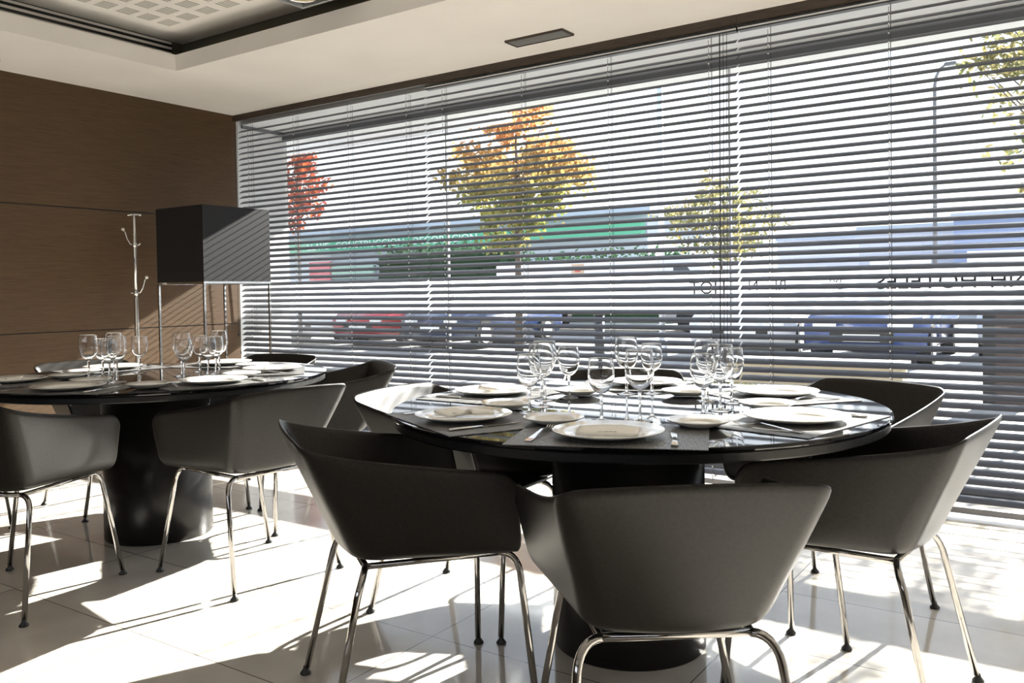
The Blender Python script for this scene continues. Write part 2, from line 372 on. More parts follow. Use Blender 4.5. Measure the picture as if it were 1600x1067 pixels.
sl = empty('ceiling_spotlight', (-3.41, 3.10, ZU - 0.02)); setp(sl, 'square metal framed spotlight with round cream reflector in the raised ceiling', 'spotlight')
bm = bmesh.new()
h = 0.14
for a in (box(bm, -h, h, -h, -h + 0.012, -0.12, 0), box(bm, -h, h, h - 0.012, h, -0.12, 0), box(bm, -h, -h + 0.012, -h + 0.012, h - 0.012, -0.12, 0), box(bm, h - 0.012, h, -h + 0.012, h - 0.012, -0.12, 0)): pass
fin('frame', bm, M['alu'], sl)
boxo('housing', -h + 0.012, h - 0.012, -h + 0.012, h - 0.012, -0.10, 0, M['black'], sl)
bm = bmesh.new(); lathe(bm, [(0.10, -0.112), (0.105, -0.118), (0.11, -0.112), (0.105, -0.101), (0.10, -0.112)], 36); fin('lamp_ring', bm, M['steel'], sl, True)
bm = bmesh.new(); lathe(bm, [(0, -0.101), (0.05, -0.104), (0.099, -0.113)], 36); fin('reflector', bm, mat('cream_reflector', (0.75, 0.62, 0.4), 0.2, 0.2), sl, True)

# ------------------------------------------------------------------ venetian blinds
def slat_mesh(x0, x1):
    bm = bmesh.new(); th = math.radians(32); c, s = math.cos(th), math.sin(th)
    for k in range(54):
        zc = 0.088 + k * 0.0442
        up, lo = [], []
        for j in range(5):
            a = (j / 4 - 0.5) * 0.05; b = 0.0022 * (1 - (a / 0.025) ** 2)
            for lst, bb in ((up, b + 0.0005), (lo, b - 0.0005)):
                y = a * c - bb * s; z = a * s + bb * c
                lst.append((bm.verts.new((x0, y, zc + z)), bm.verts.new((x1, y, zc + z))))
        loop = up + lo[::-1]
        for p, q in zip(loop, loop[1:] + loop[:1]): bm.faces.new((p[0], p[1], q[1], q[0]))
        bm.faces.new([p[0] for p in loop]); bm.faces.new([p[1] for p in loop][::-1])
    return bm
YBL = 4.505
def blind(x0, x1, ladders, label, cords=()):
    cx = (x0 + x1) / 2; b = empty('venetian_blind', (cx, YBL, 0.0)); setp(b, label, 'blind', 'grey venetian blinds along the window')
    fin('slats', slat_mesh(x0 - cx, x1 - cx), M['slat'], b, False)
    hz = 2.524 if x0 < -5 else 2.479
    boxo('headrail', x0 - cx, x1 - cx, -0.02, 0.02, hz, hz + 0.026, M['darkrail'], b)
    boxo('rail_strip', x0 - cx, x1 - cx, -0.0215, -0.02, hz + 0.008, hz + 0.016, M['alu'], b)
    boxo('bottom_rail', x0 - cx, x1 - cx, -0.022, 0.022, 0.022, 0.05, M['rail'], b, 0.003)
    for lx in ladders:
        bm = bmesh.new()
        tube(bm, [(lx - cx, 0.024, 0.04), (lx - cx, 0.024, 2.48)], 0.0013, 5)
        fin('ladder_cord', bm, M['cord'], b)
        bm = bmesh.new(); pts, rr = [(lx - cx, -0.024, 0.04)], [0.0013]
        for k in range(54):
            zc = 0.088 + k * 0.0442 - 0.0135
            for dz, r in ((-0.006, 0.0013), (-0.004, 0.0034), (0.004, 0.0034), (0.006, 0.0013)): pts.append((lx - cx, -0.024, zc + dz)); rr.append(r)
        pts.append((lx - cx, -0.024, 2.48)); rr.append(0.0013)
        tube(bm, pts, rr, 5); fin('ladder_cord', bm, M['beads'], b)
        bm = bmesh.new(); tube(bm, [(lx - cx + 0.006, 0, 0.04), (lx - cx + 0.006, 0, 2.48)], 0.0009, 4); fin('lift_cord', bm, M['cord'], b)
    for (lx, z0, r, mt) in cords:
        bm = bmesh.new(); tube(bm, [(lx - cx, -0.035, 2.48), (lx - cx - 0.004, -0.037, 1.6), (lx - cx - 0.012, -0.035, z0)], r, 6)
        fin('pull_cord', bm, M[mt], b)
        bm = bmesh.new(); lathe(bm, [(0, 0), (0.006, 0.004), (0.004, 0.03), (0, 0.032)], 10, lx - cx - 0.012, -0.035, z0 - 0.032)
        fin('cord_tassel', bm, M[mt], b, True)
    return b
blind(-5.70, -3.742, (-5.572, -5.04, -4.46, -3.90), 'leftmost grey venetian blind, its end meeting the brown wall', ((-5.715, 0.80, 0.0022, 'black'), (-5.69, 0.66, 0.0015, 'cord')))
blind(-3.732, -1.567, (-3.58, -2.945, -2.337, -1.72), 'middle grey venetian blind between the other two, with long black pull cords', ((-1.652, 0.72, 0.003, 'black'), (-1.632, 0.62, 0.0015, 'black'), (-1.613, 0.66, 0.0015, 'black')))
blind(-1.557, XR - 0.02, (-1.394, -0.806, 0.0, 0.8, 1.6, 2.4), 'rightmost grey venetian blind, behind the right-hand chairs')

# ------------------------------------------------------------------ chairs
def chair_shell():
    bm = bmesh.new()
    Z0 = 0.432; rf = 0.045
    NU_side, NU_c, NU_b = 13, 7, 8
    def ucurve(w_f, w_b, yb, yf, rc):
        """points from front-left to back to front-right; list of (x, y, region param)"""
        pts = []
        for i in range(NU_side):                    # left side, front to back
            t = (i / NU_side) ** 1.7; y = yf + (yb + rc - yf) * t
            pts.append((-(w_f + (w_b - w_f) * t), y))
        for i in range(NU_c):
            a = PI + (PI / 2) * i / NU_c
            pts.append((-w_b + rc + rc * math.cos(a), yb + rc + rc * math.sin(a)))
        for i in range(NU_b):
            t = i / NU_b; x = (-w_b + rc) * (1 - 2 * t); pts.append((x, yb - 0.012 * (1 - (2 * t - 1) ** 2)))
        for i in range(NU_c):
            a = 1.5 * PI + (PI / 2) * i / NU_c
            pts.append((w_b - rc + rc * math.cos(a), yb + rc + rc * math.sin(a)))
        for i in range(NU_side + 1):
            t = 1 - (1 - i / NU_side) ** 1.7; y = yb + rc + (yf - yb - rc) * t
            pts.append((w_b + (w_f - w_b) * t, y))
        return pts
    rows = []
    # seat pan
    for s in (0.0, 0.35, 0.7, 1.0):
        wf, wb = 0.216 * s, 0.148 * s
        if s == 0: wf = wb = 0.0005
        yb = -0.02 - 0.135 * s; rc = 0.001 + 0.06 * s
        rows.append([(x, y, Z0 + 0.004 * (1 - s)) for x, y in ucurve(wf, max(wb, rc * 1.01), yb, 0.225, rc)])
    for a in (22, 45, 66):
        q = math.radians(a); e = rf * math.sin(q); zz = rf * (1 - math.cos(q))
        rows.append([(x, y, Z0 + zz) for x, y in ucurve(0.216 + e * 0.95, 0.148 + e, -0.155 - e, 0.225, 0.061 + 0.2 * e)])
    NW = 9; R = 0.045
    for i in range(1, NW + 1):
        t = i / NW; tt = t ** 1.12
        z0 = Z0 + rf * 0.62
        wf = 0.259 + (0.297 - 0.259) * t; wb = 0.192 + (0.253 - 0.192) * tt; yb = -0.199 - (0.328 - 0.199) * tt
        rc = 0.070 - 0.034 * t
        yfr = 0.225 - 0.022 * t
        row = []
        for x, y in ucurve(wf, wb, yb, yfr, rc):
            k = max(0.0, min(1.0, (y + 0.328) / 0.533))
            zr = 0.751 - 0.101 * k ** 0.65
            if y < yb + 0.02: zr += 0.008 * (1 - (x / wb) ** 2)
            # rounded front top corner of the arm
            d = yfr - y; 
            if d < R * 1.3: q_ = 1 - d / (R * 1.3); zr -= R * (1 - math.sqrt(max(0.0, 1 - q_ * q_)))
            row.append((x, y, z0 + (zr - z0) * t))
        rows.append(row)
    vs = [[bm.verts.new(p) for p in row] for row in rows]
    for a, b in zip(vs, vs[1:]):
        for i in range(len(a) - 1): bm.faces.new((a[i], a[i + 1], b[i + 1], b[i]))
    bmesh.ops.remove_doubles(bm, verts=bm.verts, dist=0.0012)
    bmesh.ops.recalc_face_normals(bm, faces=bm.faces)
    me = bpy.data.meshes.new('seat_shell'); bm.to_mesh(me); bm.free()
    me.materials.append(M['shell'])
    tmp = bpy.data.objects.new('tmp', me); COL.objects.link(tmp)
    so = tmp.modifiers.new('s', 'SOLIDIFY'); so.thickness = 0.011; so.offset = 0
    sb = tmp.modifiers.new('b', 'SUBSURF'); sb.levels = 1; sb.render_levels = 1
    dg = bpy.context.evaluated_depsgraph_get(); m2 = bpy.data.meshes.new_from_object(tmp.evaluated_get(dg)); m2.name = 'seat_shell'
    bpy.data.objects.remove(tmp)
    for p in m2.polygons: p.use_smooth = True
    return m2
def make_chair():
    c = empty('tub_armchair')
    sh = bpy.data.objects.new('seat_shell', chair_shell()); COL.objects.link(sh); sh.parent = c
    ZF = 0.416; r = 0.0092
    # frame: rear bar and two side bars under the shell
    bm = bmesh.new()
    tube(bm, [(-0.15, -0.155, ZF), (0.15, -0.155, ZF)], r, 12); fin('rear_bar', bm, M['chrome'], c, True)
    for s in (-1, 1):
        bm = bmesh.new(); tube(bm, [(s * 0.152, -0.155, ZF), (s * 0.172, 0.195, ZF)], r * 0.9, 12); fin('side_bar', bm, M['chrome'], c, True)
        # rear leg bends out of the rear bar; front leg bends out of the side bar
        pts = arc((s * 0.148, -0.155, ZF), (s * 0.194, -0.166, ZF), (s * 0.203, -0.185, ZF - 0.055)) + [Vector((s * 0.233, -0.262, 0.02))]
        bm = bmesh.new(); tube(bm, pts, r, 12); lg = fin('leg', bm, M['chrome'], c, True)
        bm = bmesh.new(); lathe(bm, [(0, 0), (0.0155, 0.001), (0.016, 0.005), (0.007, 0.016), (0.006, 0.024), (0, 0.024)], 16, s * 0.235, -0.2665, 0); fin('glide', bm, M['rubber'], lg, True)
        pts = arc((s * 0.172, 0.19, ZF), (s * 0.176, 0.238, ZF), (s * 0.187, 0.246, ZF - 0.055)) + [Vector((s * 0.249, 0.265, 0.02))]
        bm = bmesh.new(); tube(bm, pts, r, 12); lg = fin('leg', bm, M['chrome'], c, True)
        bm = bmesh.new(); lathe(bm, [(0, 0), (0.0155, 0.001), (0.016, 0.005), (0.007, 0.016), (0.006, 0.024), (0, 0.024)], 16, s * 0.25, 0.2665, 0); fin('glide', bm, M['rubber'], lg, True)
    return c
CH = [(-0.770, 1.682, 127.2, 'front', 'tub armchair nearest the viewer, its back to us at the right-hand table'),
      (-1.536, 1.756, 54.4, '', 'tub armchair at left front of the right-hand table, seen side-on'),
      (-1.808, 2.382, 4.6, '', 'dark tub armchair left of the right-hand table, its inside glowing in the sun'),
      (-1.540, 3.050, -63, '', 'dark tub armchair behind the right-hand table, mostly hidden by the middle wine glasses'),
      (-0.747, 3.010, -110.5, '', 'dark tub armchair right behind the right-hand table, closest to the rightmost blind'),
      (-0.538, 2.433, 175.2, '', 'dark tub armchair at the right side of the right-hand table, seen in profile'),
      (-2.789, 2.214, 172.9, '', 'dark tub armchair on the near right side of the left-hand table'),
      (-3.292, 1.552, 115.7, '', 'dark tub armchair at the front of the left-hand table, cut off by the left edge'),
      (-3.153, 2.939, 238.0, '', 'dark tub armchair between left table and window, its long arms seen from the side'),
      (-3.882, 3.066, -80.8, '', 'dark tub armchair behind the left table just beside the floor lamp legs'),
      (-4.330, 2.530, -6.0, '', 'dark tub armchair at the far left of the left table, back to the brown wall'),
      (-4.330, 1.640, 40.0, '', 'dark tub armchair outside the left edge, only a leg showing under the left table')]
ch0 = make_chair()
for i, (x, y, a, _, lab) in enumerate(CH):
    c = ch0 if i == 0 else copy_tree(ch0)
    c.location = (x, y, 0); c.rotation_euler = (0, 0, math.radians(a) - PI / 2)
    setp(c, lab, 'chair', 'tub armchairs round the right table' if i < 6 else 'tub armchairs round the left table')

# ------------------------------------------------------------------ tables
ZT = 0.742
def table(x, y, colx, coly, label):
    t = empty('round_table', (x, y, 0)); setp(t, label, 'table', 'round black pedestal tables')
    bm = bmesh.new(); lathe(bm, [(0, ZT - 0.012), (0.748, ZT - 0.012), (0.75, ZT - 0.009), (0.75, ZT - 0.002), (0.748, ZT), (0, ZT)], 128); o = fin('glass_top', bm, M['blackglass'], t)
    bm = bmesh.new(); lathe(bm, [(0, ZT - 0.040), (0.738, ZT - 0.040), (0.742, ZT - 0.036), (0.742, ZT - 0.0175), (0.738, ZT - 0.0125), (0, ZT - 0.0125)], 128); fin('under_top', bm, M['black'], t)
    bm = bmesh.new(); lathe(bm, [(0, 0.0), (0.235, 0.0), (0.237, 0.004), (0.237, ZT - 0.044), (0, ZT - 0.0405)], 96, colx - x, coly - y); o = fin('column', bm, M['column'], t)
    for p in o.data.polygons: p.use_smooth = abs(p.normal.z) < 0.5
    return t
table(-1.185, 2.41, -1.20, 2.40, 'round black glass table on a fat black column, the right-hand one nearer the viewer')
table(-3.545, 2.325, -3.61, 2.345, 'round black glass table on a fat black column, the left-hand one by the brown wall')

# ------------------------------------------------------------------ tableware prototypes
def plate_bm(R):
    bm = bmesh.new(); w = R * 0.62
    lathe(bm, [(0, 0.004), (w * 0.96, 0.004), (w, 0.006), (w * 1.05, 0.0085), (R * 0.99, 0.0185), (R, 0.0172), (R * 0.985, 0.0150), (w * 1.02, 0.003), (w * 0.9, 0.0), (0, 0.0)], 64)
    return bm
def proto(name, bm, mt, smooth=True):
    o = fin(name, bm, mt, None, smooth); return o
used = {}
def place(key, loc, rz, label, cat, group):
    """first use takes the prototype itself, later uses copy it with its parts"""
    src = PROTO[key]; o = src if key not in used else copy_tree(src)
    used[key] = True
    o.location = loc; o.rotation_euler = (0, 0, rz)
    return setp(o, label, cat, group)
PROTO = {}
PROTO['dinner'] = proto('dinner_plate', plate_bm(0.1375), M['china'])
PROTO['side'] = proto('side_plate', plate_bm(0.083), M['china'])
bm = bmesh.new(); box(bm, -0.235, 0.235, -0.17, 0.17, 0, 0.002); PROTO['mat'] = proto('placemat', bm, M['mat'], False)
def knife():
    k = empty('table_knife'); bm = bmesh.new()
    box(bm, -0.0075, 0.0075, -0.11, -0.01, 0.0005, 0.0055)
    for v in bm.verts:
        if v.co.y > -0.05: v.co.x *= 0.55
        else: v.co.x *= 1.15
    bmesh.ops.bevel(bm, geom=list(bm.edges), offset=0.0012, segments=2, affect='EDGES'); fin('handle', bm, M['silver'], k, True)
    bm = bmesh.new(); pts = [(-0.004, -0.012), (-0.0075, 0.01), (-0.009, 0.06), (-0.006, 0.095), (0.002, 0.112), (0.006, 0.09), (0.006, -0.012)]
    lo = [bm.verts.new((x, y, 0.0015)) for x, y in pts]; hi = [bm.verts.new((x, y, 0.003)) for x, y in pts]
    bm.faces.new(hi); bm.faces.new(lo[::-1])
    for i in range(len(pts)): j = (i + 1) % len(pts); bm.faces.new((lo[i], lo[j], hi[j], hi[i]))
    fin('blade', bm, M['silver'], k); return k
def strip(bm, path, widths, th=0.0018):
    rows = []
    for (y, z), w in zip(path, widths):
        rows.append([bm.verts.new(p) for p in ((-w, y, z), (w, y, z), (w, y, z + th), (-w, y, z + th))])
    for a, b in zip(rows, rows[1:]):
        for i in range(4): j = (i + 1) % 4; bm.faces.new((a[i], a[j], b[j], b[i]))
    bm.faces.new(rows[0][::-1]); bm.faces.new(rows[-1])
def fork():
    f = empty('table_fork'); bm = bmesh.new()
    strip(bm, [(-0.10, 0.001), (-0.07, 0.002), (-0.03, 0.006), (0.02, 0.011), (0.04, 0.009), (0.052, 0.005)], [0.009, 0.0085, 0.005, 0.003, 0.005, 0.0115]); fin('handle', bm, M['silver'], f)
    bm = bmesh.new()
    for k in range(4):
        x = -0.0095 + k * 0.00633
        b2 = [(0.052, 0.005), (0.07, 0.0025), (0.09, 0.004), (0.102, 0.009)]
        rows = []
        for (y, z), w in zip(b2, (0.0018, 0.0016, 0.0014, 0.0007)): rows.append([bm.verts.new(p) for p in ((x - w, y, z), (x + w, y, z), (x + w, y, z + 0.0016), (x - w, y, z + 0.0016))])
        for a, b in zip(rows, rows[1:]):
            for i in range(4): j = (i + 1) % 4; bm.faces.new((a[i], a[j], b[j], b[i]))
        bm.faces.new(rows[0][::-1]); bm.faces.new(rows[-1])
    fin('tines', bm, M['silver'], f); return f
PROTO['knife'] = knife(); PROTO['fork'] = fork()
def glass(h, w):
    g = empty('wine_glass'); s = h / 0.195; q = w / 0.08
    bm = bmesh.new()
    zb = 0.088
    prof = [(0.004, zb - 0.002), (0.012, zb), (0.022, zb + 0.007), (0.032, zb + 0.022), (0.0385, zb + 0.042), (0.0400, zb + 0.060), (0.0385, zb + 0.082), (0.0355, zb + 0.1065)]
    outp = [(r * q, z * s) for r, z in prof]; inn = [(max(r * q - 0.0012, 0.0), z * s + (0.0015 if i < 3 else 0)) for i, (r, z) in enumerate(prof)]
    tr_, tz = prof[-1][0] * q, prof[-1][1] * s
    rim = [(tr_, tz + 0.0008), (tr_ - 0.0002, tz + 0.0014), (tr_ - 0.0006, tz + 0.0017), (tr_ - 0.0010, tz + 0.0014), (tr_ - 0.0012, tz + 0.0008)]
    lathe(bm, [(0, (zb - 0.003) * s)] + outp + rim + inn[::-1] + [(0, zb * s)], 40); fin('bowl', bm, M['glass_bowl'], g, True)
    bm = bmesh.new(); lathe(bm, [(0, 0.004 * s), (0.006, 0.006 * s), (0.0045, 0.02 * s), (0.004, 0.045 * s), (0.0048, 0.075 * s), (0.008, (zb - 0.004) * s), (0, (zb - 0.0032) * s)], 16); fin('stem', bm, M['glass_solid'], g, True)
    bm = bmesh.new(); lathe(bm, [(0, 0), (0.034 * q, 0), (0.035 * q, 0.001), (0.034 * q, 0.002), (0.018 * q, 0.004), (0.006, 0.0085 * s), (0, 0.0085 * s)], 36); fin('foot', bm, M['glass_solid'], g, True)
    return g
PROTO['large'] = glass(0.195, 0.081); PROTO['small'] = glass(0.172, 0.074)
def napkin(flat):
    bm = bmesh.new(); n = 12; top, bot = [], []
    for i in range(n + 1):
        r1, r2 = [], []
        for j in range(7):
            x = (i / n - 0.5) * 0.15; y = (j / 6 - 0.5) * 0.075
            z = 0.002 + (0.0 if flat else 0.020 * math.exp(-((x - 0.055) / 0.03) ** 2) * (1 - j / 9) + 0.006 * math.sin(x * 60 + 1) ** 2 + 0.008 * (i / n < 0.1)) + (0.006 if flat else 0.003) * (j / 6)
            r1.append(bm.verts.new((x, y + (0 if flat else 0.01 * math.sin(x * 25)), z + 0.006))); r2.append(bm.verts.new((x, y + (0 if flat else 0.01 * math.sin(x * 25)), z)))
        top.append(r1); bot.append(r2)
    for i in range(n):
        for j in range(6):
            bm.faces.new((top[i][j], top[i + 1][j], top[i + 1][j + 1], top[i][j + 1])); bm.faces.new((bot[i][j], bot[i][j + 1], bot[i + 1][j + 1], bot[i + 1][j]))
    for i in range(n):
        bm.faces.new((bot[i][0], bot[i + 1][0], top[i + 1][0], top[i][0])); bm.faces.new((bot[i + 1][6], bot[i][6], top[i][6], top[i + 1][6]))
    for j in range(6):
        bm.faces.new((bot[0][j + 1], bot[0][j], top[0][j], top[0][j + 1])); bm.faces.new((bot[n][j], bot[n][j + 1], top[n][j + 1], top[n][j]))
    return bm
TR, TL = (-1.185, 2.41), (-3.545, 2.325)
def setting(tc, c, side, tbl, who, nap=None, mats=True, rad=None, side_gap=True, cut=True):
    """tc table centre, c dinner-plate centre, side = side-plate centre or None"""
    a = math.atan2(c[1] - tc[1], c[0] - tc[0])
    Fv = Vector((-math.cos(a), -math.sin(a), 0)); Rv = Vector((Fv.y, -Fv.x, 0)); rz = math.atan2(-Fv.x, Fv.y)
    base = Vector((c[0], c[1], 0))
    def at(r, f, z): p = base + Rv * r + Fv * f; return (p.x, p.y, z)
    gm = tbl + ' table'
    if mats: place('mat', at(0.005, 0.02, ZT + 0.0003), rz, 'dark woven placemat under ' + who, 'placemat', 'placemats on the ' + gm)
    zp = ZT + (0.0026 if mats else 0.0004)
    place('dinner', at(0, 0, zp), rz, 'dinner plate of ' + who, 'plate', 'dinner plates on the ' + gm)
    if side:
        place('side', (side[0], side[1], ZT + 0.0030), rz, 'small side plate of ' + who, 'plate', 'side plates on the ' + gm)
    if cut:
        place('fork', at(-0.168, -0.01, zp + 0.0002), rz - 0.1, 'steel fork of ' + who, 'fork', 'forks on the ' + gm)
        place('knife', at(0.16, -0.01, zp + 0.0002), rz + 0.05, 'steel knife of ' + who, 'knife', 'knives on the ' + gm)
    if nap:
        key = 'nap' + nap
        if key not in PROTO:
            o = PROTO[key] = proto('paper_napkin', napkin(nap == 'flat'), M['paper'], True)
            text_mesh('printed_logo', 'NH HOTELES', 0.008, M['print'], o, (0.0, -0.025, 0.0095 if nap == 'flat' else 0.0125), (0.08, 0, 0), 0.0002)
        place(key, at(0.0, 0.0, zp + 0.0045), rz + (0.0 if nap == 'flat' else 0.25), ('flat paper napkin of ' if nap == 'flat' else 'folded paper napkin of ') + who, 'napkin', 'napkins on the ' + gm)
# right table
setting(TR, (-0.972, 1.842), (-1.194, 1.951), 'right', 'the setting nearest the viewer on the right table', 'flat')
setting(TR, (-1.456, 1.894), (-1.483, 2.144), 'right', 'the left front setting of the right table', 'wavy')
setting(TR, (-0.646, 2.297), (-0.838, 2.09), 'right', 'the rightmost setting of the right table')
setting(TR, (-0.86, 2.825), (-0.79, 2.504), 'right', 'the right rear setting of the right table')
setting(TR, (-1.375, 2.905), (-1.12, 2.686), 'right', 'the rear middle setting of the right table')
setting(TR, (-1.725, 2.42), (-1.455, 2.54), 'right', 'the far left setting of the right table', 'wavy')
# left table
setting(TL, (-3.325, 1.780), (-3.475, 1.955), 'left', 'the front setting of the left table')
setting(TL, (-3.850, 1.815), (-3.79, 2.03), 'left', 'the setting at the left edge of the left table', 'flat')
setting(TL, (-4.06, 2.40), (-3.93, 2.17), 'left', 'the setting nearest the brown wall on the left table')
setting(TL, (-2.99, 2.200), (-3.08, 1.965), 'left', 'the right front setting of the left table')
setting(TL, (-3.207, 2.690), (-3.10, 2.43), 'left', 'the setting on the window side of the left table', 'flat')
setting(TL, (-3.741, 2.826), (-3.45, 2.77), 'left', 'the rear setting under the floor lamp on the left table')
GL = [('small', -1.365, 2.095, 'leftmost and nearest of the left cluster on the right table'), ('large', -1.48, 2.365, 'rear tall one of the overlapping pair, left cluster of the right table'),
      ('large', -1.41, 2.235, 'front tall one of the overlapping pair, left cluster of the right table'), ('small', -1.432, 2.440, 'rightmost of the left cluster on the right table'),
      ('small', -1.105, 2.057, 'left one of the middle cluster on the right table'), ('large', -1.319, 2.640, 'tall one at the back of the middle cluster on the right table'),
      ('large', -1.010, 2.100, 'tall one in front in the middle cluster on the right table'), ('small', -1.247, 2.690, 'rear right one of the middle cluster on the right table'),
      ('small', -0.908, 2.300, 'nearest and leftmost of the right cluster on the right table'), ('large', -1.010, 2.590, 'tall one at the back of the right cluster on the right table'),
      ('large', -0.895, 2.400, 'tall middle one of the right cluster on the right table'), ('small', -0.925, 2.583, 'rightmost of the right cluster on the right table'),
      ('large', -3.675, 2.060, 'tall leftmost one of the left cluster on the left table'), ('small', -3.735, 2.160, 'small one peeking out behind the leftmost glass on the left table'),
      ('small', -3.545, 2.080, 'short front one of the left cluster on the left table'), ('large', -3.777, 2.240, 'tall rear one of the left cluster on the left table'),
      ('large', -3.420, 2.040, 'tall front one of the left cluster on the left table'), ('small', -3.745, 2.350, 'rightmost of the left cluster, before the coat stand on the left table'),
      ('large', -3.400, 2.340, 'tall rear left one of the right cluster on the left table'), ('small', -3.276, 2.265, 'near left one of the right cluster on the left table'),
      ('small', -3.507, 2.510, 'rear middle one of the right cluster on the left table'), ('small', -3.300, 2.405, 'small front middle one of the right cluster on the left table'),
      ('large', -3.400, 2.540, 'tall rightmost one of the right cluster on the left table'), ('small', -3.345, 2.480, 'small one nested before the rightmost tall glass on the left table')]
for i, (k, x, y, lab) in enumerate(GL):
    place(k, (x, y, ZT + 0.0003), 0.3 * i, ('large' if k == 'large' else 'small') + ' wine glass, ' + lab, 'glass', 'wine glasses on the ' + ('right' if i < 12 else 'left') + ' table')

# ------------------------------------------------------------------ floor lamp and coat stand
fl = empty('floor_lamp', (-5.05, 3.755, 0)); setp(fl, 'floor lamp with black box shade on four thin steel legs in the corner', 'lamp')
bm = bmesh.new()
x0, x1, y0, y1, za, zb = -0.262, 0.25, -0.275, 0.275, 1.20, 1.705
t = 0.004
box(bm, x0, x1, y0, y0 + t, za, zb); box(bm, x0, x1, y1 - t, y1, za, zb); box(bm, x0, x0 + t, y0 + t, y1 - t, za, zb); box(bm, x1 - t, x1, y0 + t, y1 - t, za, zb)
fin('lamp_shade', bm, M['shade'], fl)
bm = bmesh.new(); q = 0.014
box(bm, x0, x1, y0, y0 + q, za - q, za); box(bm, x0, x1, y1 - q, y1, za - q, za); box(bm, x0, x0 + q, y0 + q, y1 - q, za - q, za); box(bm, x1 - q, x1, y0 + q, y1 - q, za - q, za)
fin('shade_frame', bm, M['steel'], fl)
for sx in (x0, x1 - q):
    for sy in (y0, y1 - q): boxo('leg', sx, sx + q, sy, sy + q, 0, za - q, M['chrome'], fl)
bm = bmesh.new(); tube(bm, [(x0 + q, 0, za - q / 2), (x1 - q, 0, za - q / 2)], 0.005, 8); fin('crossbar', bm, M['steel'], fl)
bm = bmesh.new(); lathe(bm, [(0, 0), (0.02, 0.0), (0.02, 0.05), (0.03, 0.08), (0.045, 0.12), (0.03, 0.16), (0, 0.17)], 20, 0, 0, za - q / 2 + 0.004); fin('bulb', bm, mat('opal_bulb', (0.85, 0.85, 0.83), 0.4), fl, True)
cs = empty('coat_stand', (-5.40, 3.372, 0)); setp(cs, 'slim steel coat stand with curved hooks in front of the brown wall', 'coat stand')
bm = bmesh.new(); tube(bm, [(0, 0, 0.01), (0, 0, 1.1)], 0.014, 16); fin('lower_pole', bm, M['steel'], cs, True)
bm = bmesh.new(); tube(bm, [(0, 0, 1.1), (0, 0, 1.665)], 0.010, 16); fin('upper_pole', bm, M['steel'], cs, True)
bm = bmesh.new(); lathe(bm, [(0, 0), (0.16, 0), (0.165, 0.004), (0.15, 0.012), (0.02, 0.018), (0, 0.018)], 40); fin('base', bm, M['steel'], cs, True)
bm = bmesh.new(); tube(bm, [Vector((x * 0.83, x * 0.56, 1.668 - 2.2 * x * x)) for x in [i * 0.01 - 0.05 for i in range(11)]], 0.006, 8); fin('top_bar', bm, M['steel'], cs, True)
for z, s in ((1.46, -1), (1.13, 1)):
    bm = bmesh.new(); d = Vector((0.83, 0.56, 0)) * s
    tube(bm, [Vector((0, 0, z)) + d * a + Vector((0, 0, b)) for a, b in ((0.0, 0.0), (0.03, 0.005), (0.05, 0.04), (0.062, 0.085), (0.075, 0.105))], 0.0045, 8)
    hk = fin('hook', bm, M['steel'], cs, True)
    bm = bmesh.new(); p = d * 0.077 + Vector((0, 0, z + 0.108)); bmesh.ops.create_uvsphere(bm, u_segments=12, v_segments=8, radius=0.011, matrix=Matrix.Translation(p)); fin('hook_ball', bm, M['white'], hk, True)
    bm = bmesh.new(); tube(bm, [Vector((0, 0, z)), Vector((0, 0, z)) - d * 0.03, Vector((0, 0, z + 0.01)) - d * 0.04], 0.0045, 8); fin('peg', bm, M['steel'], hk, True)
    bm = bmesh.new(); tube(bm, [(0, 0, z - 0.014), (0, 0, z + 0.014)], 0.016, 14); fin('collar', bm, M['steel'], hk, True)

